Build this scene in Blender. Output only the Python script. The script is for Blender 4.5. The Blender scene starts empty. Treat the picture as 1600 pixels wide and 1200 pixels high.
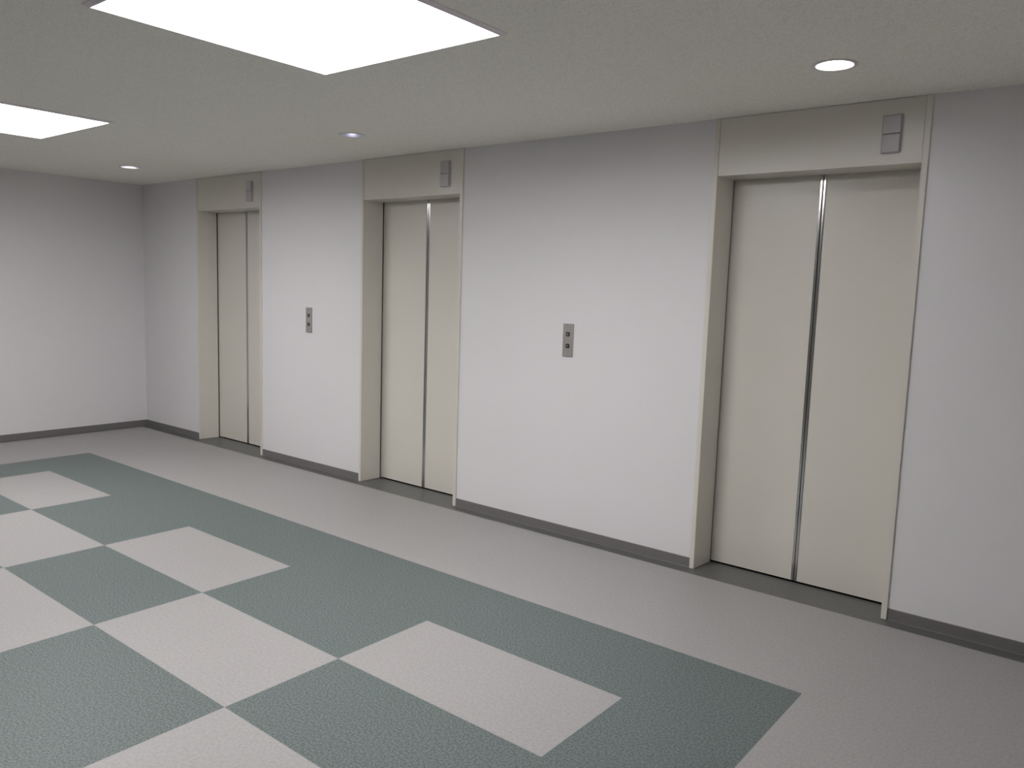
import bpy, bmesh, math
from mathutils import Matrix, Vector

S = bpy.context.scene
C = S.collection

# ------------------------------------------------------------------ camera
CAM = Vector((7.8617, -3.9297, 1.4832))
YAW, PITCH, ROLL, FPX = 38.5415, -6.7449, 1.8542, 1241.19
y_, p_, r_ = (math.radians(v) for v in (YAW, PITCH, ROLL))
fw = Vector((-math.sin(y_) * math.cos(p_), math.cos(y_) * math.cos(p_), math.sin(p_)))
rt = Vector((math.cos(y_), math.sin(y_), 0))
up = rt.cross(fw)
rt2 = rt * math.cos(r_) + up * math.sin(r_)
up2 = up * math.cos(r_) - rt * math.sin(r_)
cd = bpy.data.cameras.new('camera')
cd.sensor_fit = 'HORIZONTAL'
cd.sensor_width = 36
cd.lens = 36 * FPX / 1600
cd.clip_start = 0.02
cam = bpy.data.objects.new('camera', cd)
C.objects.link(cam)
m = Matrix((rt2, up2, -fw)).transposed().to_4x4()
m.translation = CAM
cam.matrix_world = m
S.camera = cam

# ------------------------------------------------------------------ world, exposure
w = bpy.data.worlds.new('world')
S.world = w
w.use_nodes = True
w.node_tree.nodes['Background'].inputs[0].default_value = (0, 0, 0, 1)
w.node_tree.nodes['Background'].inputs[1].default_value = 0
vs = S.view_settings
vs.view_transform = 'Standard'
vs.look = 'None'
vs.gamma = 1
vs.use_curve_mapping = False
vs.exposure = 0.90
PANEL_POWER = 10.5          # radiance of the luminous ceiling panels
LAMP_POWER = 65.0          # radiance of the downlight lamps

# ------------------------------------------------------------------ room sizes (metres)
H = 2.389                  # ceiling height
XR = 8.60                  # right wall, behind the camera
YF = -4.46                 # wall behind the camera
HD = 2.1                   # height of the lift openings
REC = 0.184                # depth of the lift recesses
DOORS = [(1.030, 1.990), (3.297, 4.250), (6.047, 7.006)]
POST = 0.0255

# ------------------------------------------------------------------ materials
def srgb(r, g, b):
    f = lambda c: (c / 255) / 12.92 if c / 255 <= 0.04045 else ((c / 255 + 0.055) / 1.055) ** 2.4
    return (f(r), f(g), f(b), 1)

def mat(name, col, rough=0.6, metal=0.0, spec=0.5, col2=None, scale=60, detail=4, bump=0.0,
        bscale=300, contrast=(0.35, 0.65), stretch=None):
    mt = bpy.data.materials.new(name)
    mt.use_nodes = True
    nt = mt.node_tree
    b = nt.nodes['Principled BSDF']
    b.inputs['Roughness'].default_value = rough
    b.inputs['Metallic'].default_value = metal
    b.inputs['Specular IOR Level'].default_value = spec
    tc = nt.nodes.new('ShaderNodeTexCoord')
    src = tc.outputs['Object']
    if stretch:
        mp = nt.nodes.new('ShaderNodeMapping')
        mp.inputs['Scale'].default_value = stretch
        nt.links.new(src, mp.inputs[0])
        src = mp.outputs[0]
    n = nt.nodes.new('ShaderNodeTexNoise')
    n.inputs['Scale'].default_value = scale
    n.inputs['Detail'].default_value = detail
    nt.links.new(src, n.inputs['Vector'])
    cr = nt.nodes.new('ShaderNodeValToRGB')
    cr.color_ramp.elements[0].position, cr.color_ramp.elements[1].position = contrast
    c2 = col2 or tuple(c * 0.96 for c in col[:3]) + (1,)
    cr.color_ramp.elements[0].color = c2
    cr.color_ramp.elements[1].color = col
    nt.links.new(n.outputs['Fac'], cr.inputs[0])
    nt.links.new(cr.outputs[0], b.inputs['Base Color'])
    if bump:
        n2 = nt.nodes.new('ShaderNodeTexNoise')
        n2.inputs['Scale'].default_value = bscale
        n2.inputs['Detail'].default_value = 3
        nt.links.new(src, n2.inputs['Vector'])
        bp = nt.nodes.new('ShaderNodeBump')
        bp.inputs['Strength'].default_value = bump
        bp.inputs['Distance'].default_value = 0.002
        nt.links.new(n2.outputs['Fac'], bp.inputs['Height'])
        nt.links.new(bp.outputs[0], b.inputs['Normal'])
    return mt

def emit(name, col, strength, back=0.8):
    mt = bpy.data.materials.new(name)
    mt.use_nodes = True
    b = mt.node_tree.nodes['Principled BSDF']
    b.inputs['Base Color'].default_value = (back, back, back, 1)
    b.inputs['Roughness'].default_value = 0.4
    b.inputs['Emission Color'].default_value = col
    b.inputs['Emission Strength'].default_value = strength
    return mt

M = {}
M['wall'] = mat('wall_vinyl', (0.775, 0.760, 0.775, 1), 0.55, spec=0.3, scale=2, col2=(0.768, 0.753, 0.768, 1), bump=0.12, bscale=420)
M['wall_white'] = mat('wall_paint_white', (0.90, 0.88, 0.87, 1), 0.6, spec=0.3, scale=2, bump=0.12, bscale=420)
M['wall_grey'] = mat('wall_front_darkened', (0.17, 0.165, 0.16, 1), 0.6, spec=0.3, scale=2, bump=0.12, bscale=420)  # unseen wall, toned dark to cut the bounce onto the elevator wall
M['ceiling'] = mat('ceiling_board', (0.93, 0.91, 0.84, 1), 0.9, spec=0.1,
                   col2=(0.83, 0.81, 0.745, 1), scale=130, detail=3, contrast=(0.36, 0.56), bump=0.35, bscale=200)
M['floor_light'] = mat('sheet_floor_light', (0.357, 0.347, 0.345, 1), 0.46, spec=0.45,
                       col2=(0.315, 0.306, 0.304, 1), scale=85, detail=6, contrast=(0.38, 0.62))
M['floor_green'] = mat('sheet_floor_green', (0.164, 0.194, 0.191, 1), 0.48, spec=0.3,
                       col2=(0.084, 0.108, 0.105, 1), scale=125, detail=7, contrast=(0.40, 0.60))
M['floor_dark'] = mat('sheet_floor_dark', (0.120, 0.122, 0.120, 1), 0.34, spec=0.5,
                      col2=(0.098, 0.100, 0.098, 1), scale=75, detail=5, contrast=(0.38, 0.62))
M['base'] = mat('baseboard_vinyl', (0.180, 0.172, 0.169, 1), 0.45, scale=20)
M['cream'] = mat('cream_enamel', (0.715, 0.69, 0.625, 1), 0.32, spec=0.4, scale=3, col2=(0.707, 0.682, 0.617, 1))
M['steel'] = mat('door_edge_steel', (0.62, 0.61, 0.60, 1), 0.16, metal=1, scale=30, stretch=(8, 8, 0.3))
M['plate'] = mat('brushed_steel_plate', (0.42, 0.395, 0.375, 1), 0.42, metal=0.35, scale=300,
                 col2=(0.36, 0.34, 0.325, 1), stretch=(1, 1, 0.03))
M['black'] = mat('black_plastic', (0.02, 0.02, 0.02, 1), 0.35)
M['arrow'] = mat('arrow_lens', (0.40, 0.38, 0.35, 1), 0.3)
M['lantern'] = mat('lantern_housing', (0.46, 0.44, 0.45, 1), 0.4)
M['lens'] = mat('lantern_lens', (0.50, 0.48, 0.49, 1), 0.22)
M['frame'] = mat('light_frame_metal', (0.80, 0.74, 0.79, 1), 0.4)
M['reflector'] = mat('downlight_reflector', (0.84, 0.84, 0.95, 1), 0.3, metal=1)
M['trim'] = mat('downlight_trim', (0.80, 0.78, 0.76, 1), 0.4)
M['diffuser'] = emit('panel_diffuser', (1, 0.985, 0.975, 1), PANEL_POWER)
M['lamp'] = emit('downlight_lamp', (1, 0.98, 0.97, 1), LAMP_POWER)
M['lamp_low'] = emit('downlight_lamp_far', (1, 0.98, 0.97, 1), 0.10 * LAMP_POWER)
M['lamp_unlit_glow'] = emit('downlight_unlit_glow', (0.9, 0.9, 1.0, 1), 0.9)  # unlit lamp given a faint glow for the lavender shine of its reflector
M['shaft'] = mat('shaft_dark', (0.01, 0.01, 0.01, 1), 0.9)

# ------------------------------------------------------------------ mesh helpers
def obj(name, bm, mats, parent=None, smooth=False, loc=None):
    me = bpy.data.meshes.new(name)
    bmesh.ops.recalc_face_normals(bm, faces=bm.faces)
    bm.to_mesh(me)
    bm.free()
    for k in (mats if isinstance(mats, (list, tuple)) else [mats]):
        me.materials.append(M[k])
    if smooth:
        for p in me.polygons:
            p.use_smooth = True
    o = bpy.data.objects.new(name, me)
    C.objects.link(o)
    if parent:
        o.parent = parent
    if loc:
        o.location = loc
    return o

def box(bm, x0, x1, y0, y1, z0, z1, bev=0.0, seg=2):
    vs = [bm.verts.new(v) for v in ((x0, y0, z0), (x1, y0, z0), (x1, y1, z0), (x0, y1, z0),
                                    (x0, y0, z1), (x1, y0, z1), (x1, y1, z1), (x0, y1, z1))]
    fs = [bm.faces.new([vs[i] for i in f]) for f in
          ((0, 3, 2, 1), (4, 5, 6, 7), (0, 1, 5, 4), (1, 2, 6, 5), (2, 3, 7, 6), (3, 0, 4, 7))]
    if bev:
        es = list({e for f in fs for e in f.edges})
        bmesh.ops.bevel(bm, geom=es, offset=bev, segments=seg, affect='EDGES', profile=0.5)
    return bm

def B(*a, **k):
    return box(bmesh.new(), *a, **k)

def prism(pts, z0, z1):
    """polygon in x,y extruded along z"""
    bm = bmesh.new()
    lo = [bm.verts.new((x, y, z0)) for x, y in pts]
    hi = [bm.verts.new((x, y, z1)) for x, y in pts]
    n = len(pts)
    bm.faces.new(lo[::-1])
    bm.faces.new(hi)
    for i in range(n):
        bm.faces.new((lo[i], lo[(i + 1) % n], hi[(i + 1) % n], hi[i]))
    return bm

def lathe(prof, n=48, close=False):
    bm = bmesh.new()
    rings = []
    for r, z in prof:
        if r < 1e-6:
            rings.append([bm.verts.new((0, 0, z))] * n)
        else:
            rings.append([bm.verts.new((r * math.cos(2 * math.pi * i / n), r * math.sin(2 * math.pi * i / n), z))
                          for i in range(n)])
    pairs = list(zip(rings, rings[1:])) + ([(rings[-1], rings[0])] if close else [])
    for a, b in pairs:
        for i in range(n):
            q = []
            for v in (a[i], a[(i + 1) % n], b[(i + 1) % n], b[i]):
                if v not in q:
                    q.append(v)
            if len(q) > 2:
                bm.faces.new(q)
    return bm

def struct(o, label=None, cat=None):
    o['kind'] = 'structure'
    if label:
        o['label'] = label
    if cat:
        o['category'] = cat
    return o

def thing(name, label, cat, loc=(0, 0, 0), group=None):
    o = bpy.data.objects.new(name, None)
    o.empty_display_size = 0.1
    C.objects.link(o)
    o.location = loc
    o['label'] = label
    o['category'] = cat
    if group:
        o['group'] = group
    return o

def copy_tree(o, parent=None):
    c = o.copy()
    C.objects.link(c)
    if parent:
        c.parent = parent
    for ch in list(o.children):
        copy_tree(ch, c)
    return c

# ------------------------------------------------------------------ floor: inlaid pattern
GX, GA, GY, GB = 4.456, 1.0101, -1.478, 0.5006
OX0, OX1, OY0, OY1 = 0.962, 6.971, -3.470, -0.9864
xs = [0, 0.059, OX0] + [GX + i * GA for i in range(-3, 3)] + [OX1, XR]
for a, b in DOORS:
    xs += [a - POST, b + POST]
ys = [YF, YF + 0.084, OY0] + [GY - j * GB for j in range(4)] + [OY1, -0.084, 0, REC]
xs = sorted(set(xs))
ys = sorted(set(ys))
bm = bmesh.new()
cache = {}
def fv(x, y):
    if (x, y) not in cache:
        cache[(x, y)] = bm.verts.new((x, y, 0))
    return cache[(x, y)]
for x0, x1 in zip(xs, xs[1:]):
    for y0, y1 in zip(ys, ys[1:]):
        cx, cy = (x0 + x1) / 2, (y0 + y1) / 2
        if cy > 0 and not any(a - POST < cx < b + POST for a, b in DOORS):
            continue
        k = 0
        if cy > -0.084 or cx < 0.059 or cy < YF + 0.084:
            k = 2
        elif OX0 < cx < OX1 and OY0 < cy < OY1:
            k = 1
            i = math.floor((cx - GX) / GA)
            j = math.floor((GY - cy) / GB)
            if -3 <= i <= 1 and 0 <= j <= 2 and (i + j) % 2:
                k = 0
        f = bm.faces.new((fv(x0, y0), fv(x1, y0), fv(x1, y1), fv(x0, y1)))
        f.material_index = k
res = bmesh.ops.extrude_face_region(bm, geom=list(bm.faces))
for v in [g for g in res['geom'] if isinstance(g, bmesh.types.BMVert)]:
    v.co.z = -0.08
struct(obj('floor', bm, ['floor_light', 'floor_green', 'floor_dark']))

# ------------------------------------------------------------------ ceiling with holes for the downlights
DL = [(1.165, -0.680), (3.957, -0.668), (6.810, -0.668)]
DLR = 0.074
bm = bmesh.new()
q = 0.12
yc0, yc1 = -0.674 - 0.14, -0.674 + 0.14
def rect(x0, x1, y0, y1, z=H):
    bm.faces.new([bm.verts.new(v) for v in ((x0, y0, z), (x1, y0, z), (x1, y1, z), (x0, y1, z))])
x0c, x1c, y0c, y1c = -0.2, XR + 0.2, YF - 0.2, 0.3
PANELS = [(5.471, -2.165), (2.492, -2.165)]
PH, PW, PD, PU = 0.488, 0.021, 0.010, 0.060          # half size, rim width, drop below and rise above the ceiling
hx = [x0c] + sorted(v for cx, _ in PANELS for v in (cx - PH - 0.003, cx + PH + 0.003)) + [x1c]
hy0, hy1 = PANELS[0][1] - PH - 0.003, PANELS[0][1] + PH + 0.003
rect(x0c, x1c, y0c, hy0)
rect(x0c, x1c, hy1, yc0)
for xa, xb in zip(hx[::2], hx[1::2]):
    rect(xa, xb, hy0, hy1)
rect(x0c, x1c, yc1, y1c)
prev = x0c
for cx, cy in DL:
    rect(prev, cx - q, yc0, yc1)
    prev = cx + q
    n = 48
    inner, outer = [], []
    for i in range(n):
        a = 2 * math.pi * i / n
        c, s = math.cos(a), math.sin(a)
        inner.append(bm.verts.new((cx + DLR * c, cy + DLR * s, H)))
        t = min((q / abs(c)) if abs(c) > 1e-9 else 9,
                ((yc1 - cy) / s if s > 1e-9 else (yc0 - cy) / s if s < -1e-9 else 9))
        outer.append(bm.verts.new((cx + t * c, cy + t * s, H)))
    for i in range(n):
        bm.faces.new((inner[i], inner[(i + 1) % n], outer[(i + 1) % n], outer[i]))
    # the four corners of the cell that the radial fan leaves open
    for sx in (-1, 1):
        for yy in (yc0, yc1):
            cv = bm.verts.new((cx + sx * q, yy, H))
            on_x = [v for v in outer if abs(v.co.x - cv.co.x) < 1e-6]
            on_y = [v for v in outer if abs(v.co.y - yy) < 1e-6]
            bm.faces.new((cv, min(on_x, key=lambda v: (v.co - cv.co).length),
                          min(on_y, key=lambda v: (v.co - cv.co).length)))
rect(prev, x1c, yc0, yc1)
rect(x0c, x1c, y0c, y1c, H + 0.16)                       # top of the slab
struct(obj('ceiling', bm, 'ceiling'))

# ------------------------------------------------------------------ walls and baseboards
bm = bmesh.new()
edge = [-0.2]
for a, b in DOORS:
    edge += [a - POST, b + POST]
edge.append(XR)
for x0, x1 in zip(edge[::2], edge[1::2]):
    box(bm, x0, x1, 0, 0.3, -0.05, H)
for a, b in DOORS:
    box(bm, a - POST, b + POST, 0.03, 0.3, HD + 0.02, H)
struct(obj('wall_back', bm, 'wall'))
struct(obj('wall_left', B(-0.2, 0, YF - 0.2, 0, -0.05, H), 'wall'))
struct(obj('wall_right', B(XR, XR + 0.2, YF - 0.2, 0.3, -0.05, H), 'wall_white'))
struct(obj('wall_front', B(0, XR, YF - 0.2, YF, -0.05, H), 'wall_grey'))

def skirting(p0, p1, nrm):
    """vinyl base: thin strip with a rounded top lip"""
    bm = bmesh.new()
    prof = [(0, 0), (0.0045, 0), (0.003, 0.006), (0.003, 0.0545), (0.0015, 0.057), (0, 0.057)]
    p0, p1, nrm = Vector(p0), Vector(p1), Vector(nrm)
    ra, rb = ([bm.verts.new(p + nrm * d + Vector((0, 0, z))) for d, z in prof] for p in (p0, p1))
    n = len(prof)
    for i in range(n):
        bm.faces.new((ra[i], rb[i], rb[(i + 1) % n], ra[(i + 1) % n]))
    bm.faces.new(ra)
    bm.faces.new(rb[::-1])
    return bm
bm = bmesh.new()
me_parts = []
runs = list(zip(edge[::2], edge[1::2]))
runs[0] = (0, runs[0][1])
tmp = bpy.data.meshes.new('tmp')
for x0, x1 in runs:
    s = skirting((x0, 0, 0), (x1, 0, 0), (0, -1, 0))
    s.to_mesh(tmp)
    s.free()
    bm.from_mesh(tmp)
bpy.data.meshes.remove(tmp)
struct(obj('baseboard_back', bm, 'base'))
struct(obj('baseboard_left', skirting((0, YF, 0), (0, 0, 0), (1, 0, 0)), 'base'))
struct(obj('baseboard_front', skirting((0, YF, 0), (XR, YF, 0), (0, 1, 0)), 'base'))
struct(obj('baseboard_right', skirting((XR, YF, 0), (XR, 0, 0), (-1, 0, 0)), 'base'))

# ------------------------------------------------------------------ lift doors
def lift_door(name, a, b, label):
    wd = b - a
    t = bpy.data.objects.new(name, None)
    t.empty_display_size = 0.2
    C.objects.link(t)
    t.location = (a + wd / 2, 0, 0)
    struct(t, label, 'elevator door')
    h = wd / 2
    out = -0.010
    for s in (-1, 1):
        # post with its deep return down to the sliding door, slightly splayed
        pts = [(s * (h + POST), out), (s * h, out), (s * (h - 0.012), REC - 0.012),
               (s * (h + POST), REC - 0.012)]
        if s > 0:
            pts = pts[::-1]
        bm = prism(pts, 0.002, H - 0.001)
        es = [e for e in bm.edges if abs(e.verts[0].co.z - e.verts[1].co.z) > 1
              and all(abs(v.co.y - out) < 1e-6 for v in e.verts)]
        bmesh.ops.bevel(bm, geom=es, offset=0.0015, segments=2, affect='EDGES')
        jb = obj('door_jamb', bm, 'cream', t)
        xa, xb = sorted((s * (h - 0.012), s * (h + POST)))
        obj('gap_shade_strip', B(xa + 0.001, xb - 0.001, REC - 0.012, REC - 0.001, 0.004, HD), 'black', jb)  # black strip put in to darken the gap beside the leaf
    # panel above the opening, folded back under as the head of the recess
    bm = bmesh.new()
    g = 0.0015
    x0, x1 = -h + g, h - g
    prof = [(-0.005, H - 0.002), (-0.005, HD), (REC - 0.012, HD), (REC - 0.012, HD + 0.012),
            (0.012, HD + 0.012), (0.012, H - 0.002)]
    ra, rb = ([bm.verts.new((x, y, z)) for y, z in prof] for x in (x0, x1))
    n = len(prof)
    for i in range(n):
        bm.faces.new((ra[i], rb[i], rb[(i + 1) % n], ra[(i + 1) % n]))
    bm.faces.new(ra)
    bm.faces.new(rb[::-1])
    obj('header_panel', bm, 'cream', t)
    # two sliding leaves meeting in the middle, each with a steel meeting edge
    for s in (-1, 1):
        xa, xb = sorted((s * 0.0155, s * (h + 0.012)))
        leaf = obj('door_leaf', B(xa, xb, REC, REC + 0.035, 0.009, HD + 0.02), 'cream', t)
        xa, xb = sorted((s * 0.0012, s * 0.0153))
        e = bmesh.new()
        prof = [(xa, REC + 0.003)]
        for i in range(9):              # slightly convex polished face
            u = i / 8
            prof.append((xa + 0.0004 + (xb - xa - 0.0008) * u, REC - 0.0016 - 0.0006 * (1 - (2 * u - 1) ** 2)))
        prof += [(xb, REC + 0.035), (xa, REC + 0.035)]
        lo = [e.verts.new((x, y, 0.009)) for x, y in prof]
        hi = [e.verts.new((x, y, HD + 0.018)) for x, y in prof]
        e.faces.new(lo[::-1])
        e.faces.new(hi)
        for i in range(len(prof)):
            j = (i + 1) % len(prof)
            e.faces.new((lo[i], lo[j], hi[j], hi[i]))
        ed = obj('edge_strip', e, 'steel', leaf)
        ed['label'] = 'bright steel meeting edge'
    obj('shaft_dark_sheet', B(-h - POST, h + POST, REC + 0.06, REC + 0.07, -0.05, HD + 0.02), 'shaft', t)  # black sheet placed behind the leaves to keep the door gaps dark
    return t

LBL = ['cream two-leaf elevator door in a deep recess, nearest the far left corner',
       'cream two-leaf elevator door in a deep recess, middle one of the three',
       'cream two-leaf elevator door in a deep recess, nearest and largest, on the right']
for i, (a, b) in enumerate(DOORS):
    lift_door('door_%d' % (i + 1), a, b, LBL[i])

# ------------------------------------------------------------------ hall lanterns above the doors
def lantern(label, x):
    t = thing('elevator_lantern', label, 'indicator light', (x + 0.0425, -0.005, 2.2335),
              'indicator lanterns above the elevator doors')
    obj('housing', B(-0.0425, 0.0425, -0.009, 0.0, -0.0845, 0.0845, bev=0.004), 'lantern', t)
    for s in (-1, 1):
        z0, z1 = sorted((s * 0.0008, s * 0.082))
        obj('lens', B(-0.039, 0.039, -0.018, -0.0085, z0, z1, bev=0.005, seg=4), 'lens', t, smooth=False)
    return t
LL = ['small grey two-lens lantern on the panel above the far left elevator door',
      'small grey two-lens lantern on the panel above the middle elevator door',
      'small grey two-lens lantern on the panel above the nearest, right-hand elevator door']
for l, (a, b) in zip(LL, DOORS):
    lantern(l, b - 0.175)

# ------------------------------------------------------------------ call button panels
def call_panel(label, x):
    t = thing('call_button_panel', label, 'elevator button panel', (x, 0, 1.195),
              'call button panels between the elevator doors')
    pl = obj('faceplate', B(-0.0375, 0.0375, -0.006, 0.0, -0.099, 0.099, bev=0.0012), 'plate', t)
    for z, s in ((0.036, 1), (-0.034, -1)):
        b = obj('button', B(-0.0125, 0.0125, -0.0095, -0.0055, z - 0.0125, z + 0.0125, bev=0.0015), 'black', t)
        bm = bmesh.new()
        tri = [(-0.006, z - s * 0.0045), (0.006, z - s * 0.0045), (0, z + s * 0.0065)]
        f = [bm.verts.new((px, -0.0103, pz)) for px, pz in tri]
        k = [bm.verts.new((px, -0.0090, pz)) for px, pz in tri]
        bm.faces.new(f)
        bm.faces.new(k[::-1])
        for i in range(3):
            bm.faces.new((f[i], f[(i + 1) % 3], k[(i + 1) % 3], k[i]))
        obj('arrow', bm, 'arrow', b)
    return t
call_panel('steel call button plate between the far left and middle elevator doors', 2.6525)
call_panel('steel call button plate between the middle and nearest elevator doors', 5.1522)

# ------------------------------------------------------------------ luminous ceiling panels
def panel_light(label, cx, cy):
    t = thing('ceiling_panel_light', label, 'ceiling light', (cx, cy, H), 'square luminous ceiling panels')
    h, d, w_, u = PH, PD, PW, PU
    # sloping metal rim hanging a little below the ceiling, its inner side going up to the recessed diffuser, made deep to shade the upper wall
    bm = bmesh.new()
    sec = [(h + w_, 0.0), (h + w_, -0.0025), (h + 0.003, -d), (h, -d), (h - 0.001, u), (h + 0.002, u), (h + 0.002, 0.0)]
    rings = [[bm.verts.new((sx * r, sy * r, z)) for sx, sy in ((-1, -1), (1, -1), (1, 1), (-1, 1))] for r, z in sec]
    for i in range(len(rings)):
        a, b = rings[i], rings[(i + 1) % len(rings)]
        for k in range(4):
            bm.faces.new((a[k], a[(k + 1) % 4], b[(k + 1) % 4], b[k]))
    obj('frame', bm, 'frame', t)
    e = h - 0.0012
    obj('diffuser', B(-e, e, -e, e, u - 0.006, u - 0.0005), 'diffuser', t)
    return t
panel_light('large glowing square ceiling panel, nearer one at the top edge of the photo', *PANELS[0])
panel_light('glowing square ceiling panel farther off, cut by the left edge of the photo', *PANELS[1])

# ------------------------------------------------------------------ recessed downlights
def downlight(label, cx, cy, lamp):
    t = thing('recessed_downlight', label, 'downlight', (cx, cy, H), 'round downlights in a row along the elevator wall')
    R = DLR
    tr = lathe([(R + 0.012, 0.0), (R + 0.010, -0.003), (R - 0.004, -0.004), (R - 0.008, -0.001), (R - 0.008, 0.002),
                (R - 0.0005, 0.002), (R - 0.0005, 0.0)], close=True)
    obj('trim_ring', tr, 'trim', t, smooth=True)
    prof = [(R - 0.0085, 0.0), (R - 0.010, 0.02), (R - 0.016, 0.045), (R - 0.028, 0.072), (R - 0.045, 0.09), (0.012, 0.096)]
    rf = lathe(prof)
    obj('reflector', rf, 'reflector', t, smooth=True)
    lp = lathe([(0.0, 0.006), (0.014, 0.008), (0.026, 0.016), (0.030, 0.030), (0.028, 0.046), (0.018, 0.066), (0.012, 0.094), (0.0, 0.094)])
    obj('lamp', lp, lamp, t, smooth=True)
    return t
downlight('lit round downlight at the far left end of the row, by the corner', *DL[0], 'lamp_low')
downlight('dim bluish round downlight, middle of the row, before the middle elevator', *DL[1], 'lamp_unlit_glow')
downlight('brightly lit round downlight in front of the nearest elevator door', *DL[2], 'lamp')
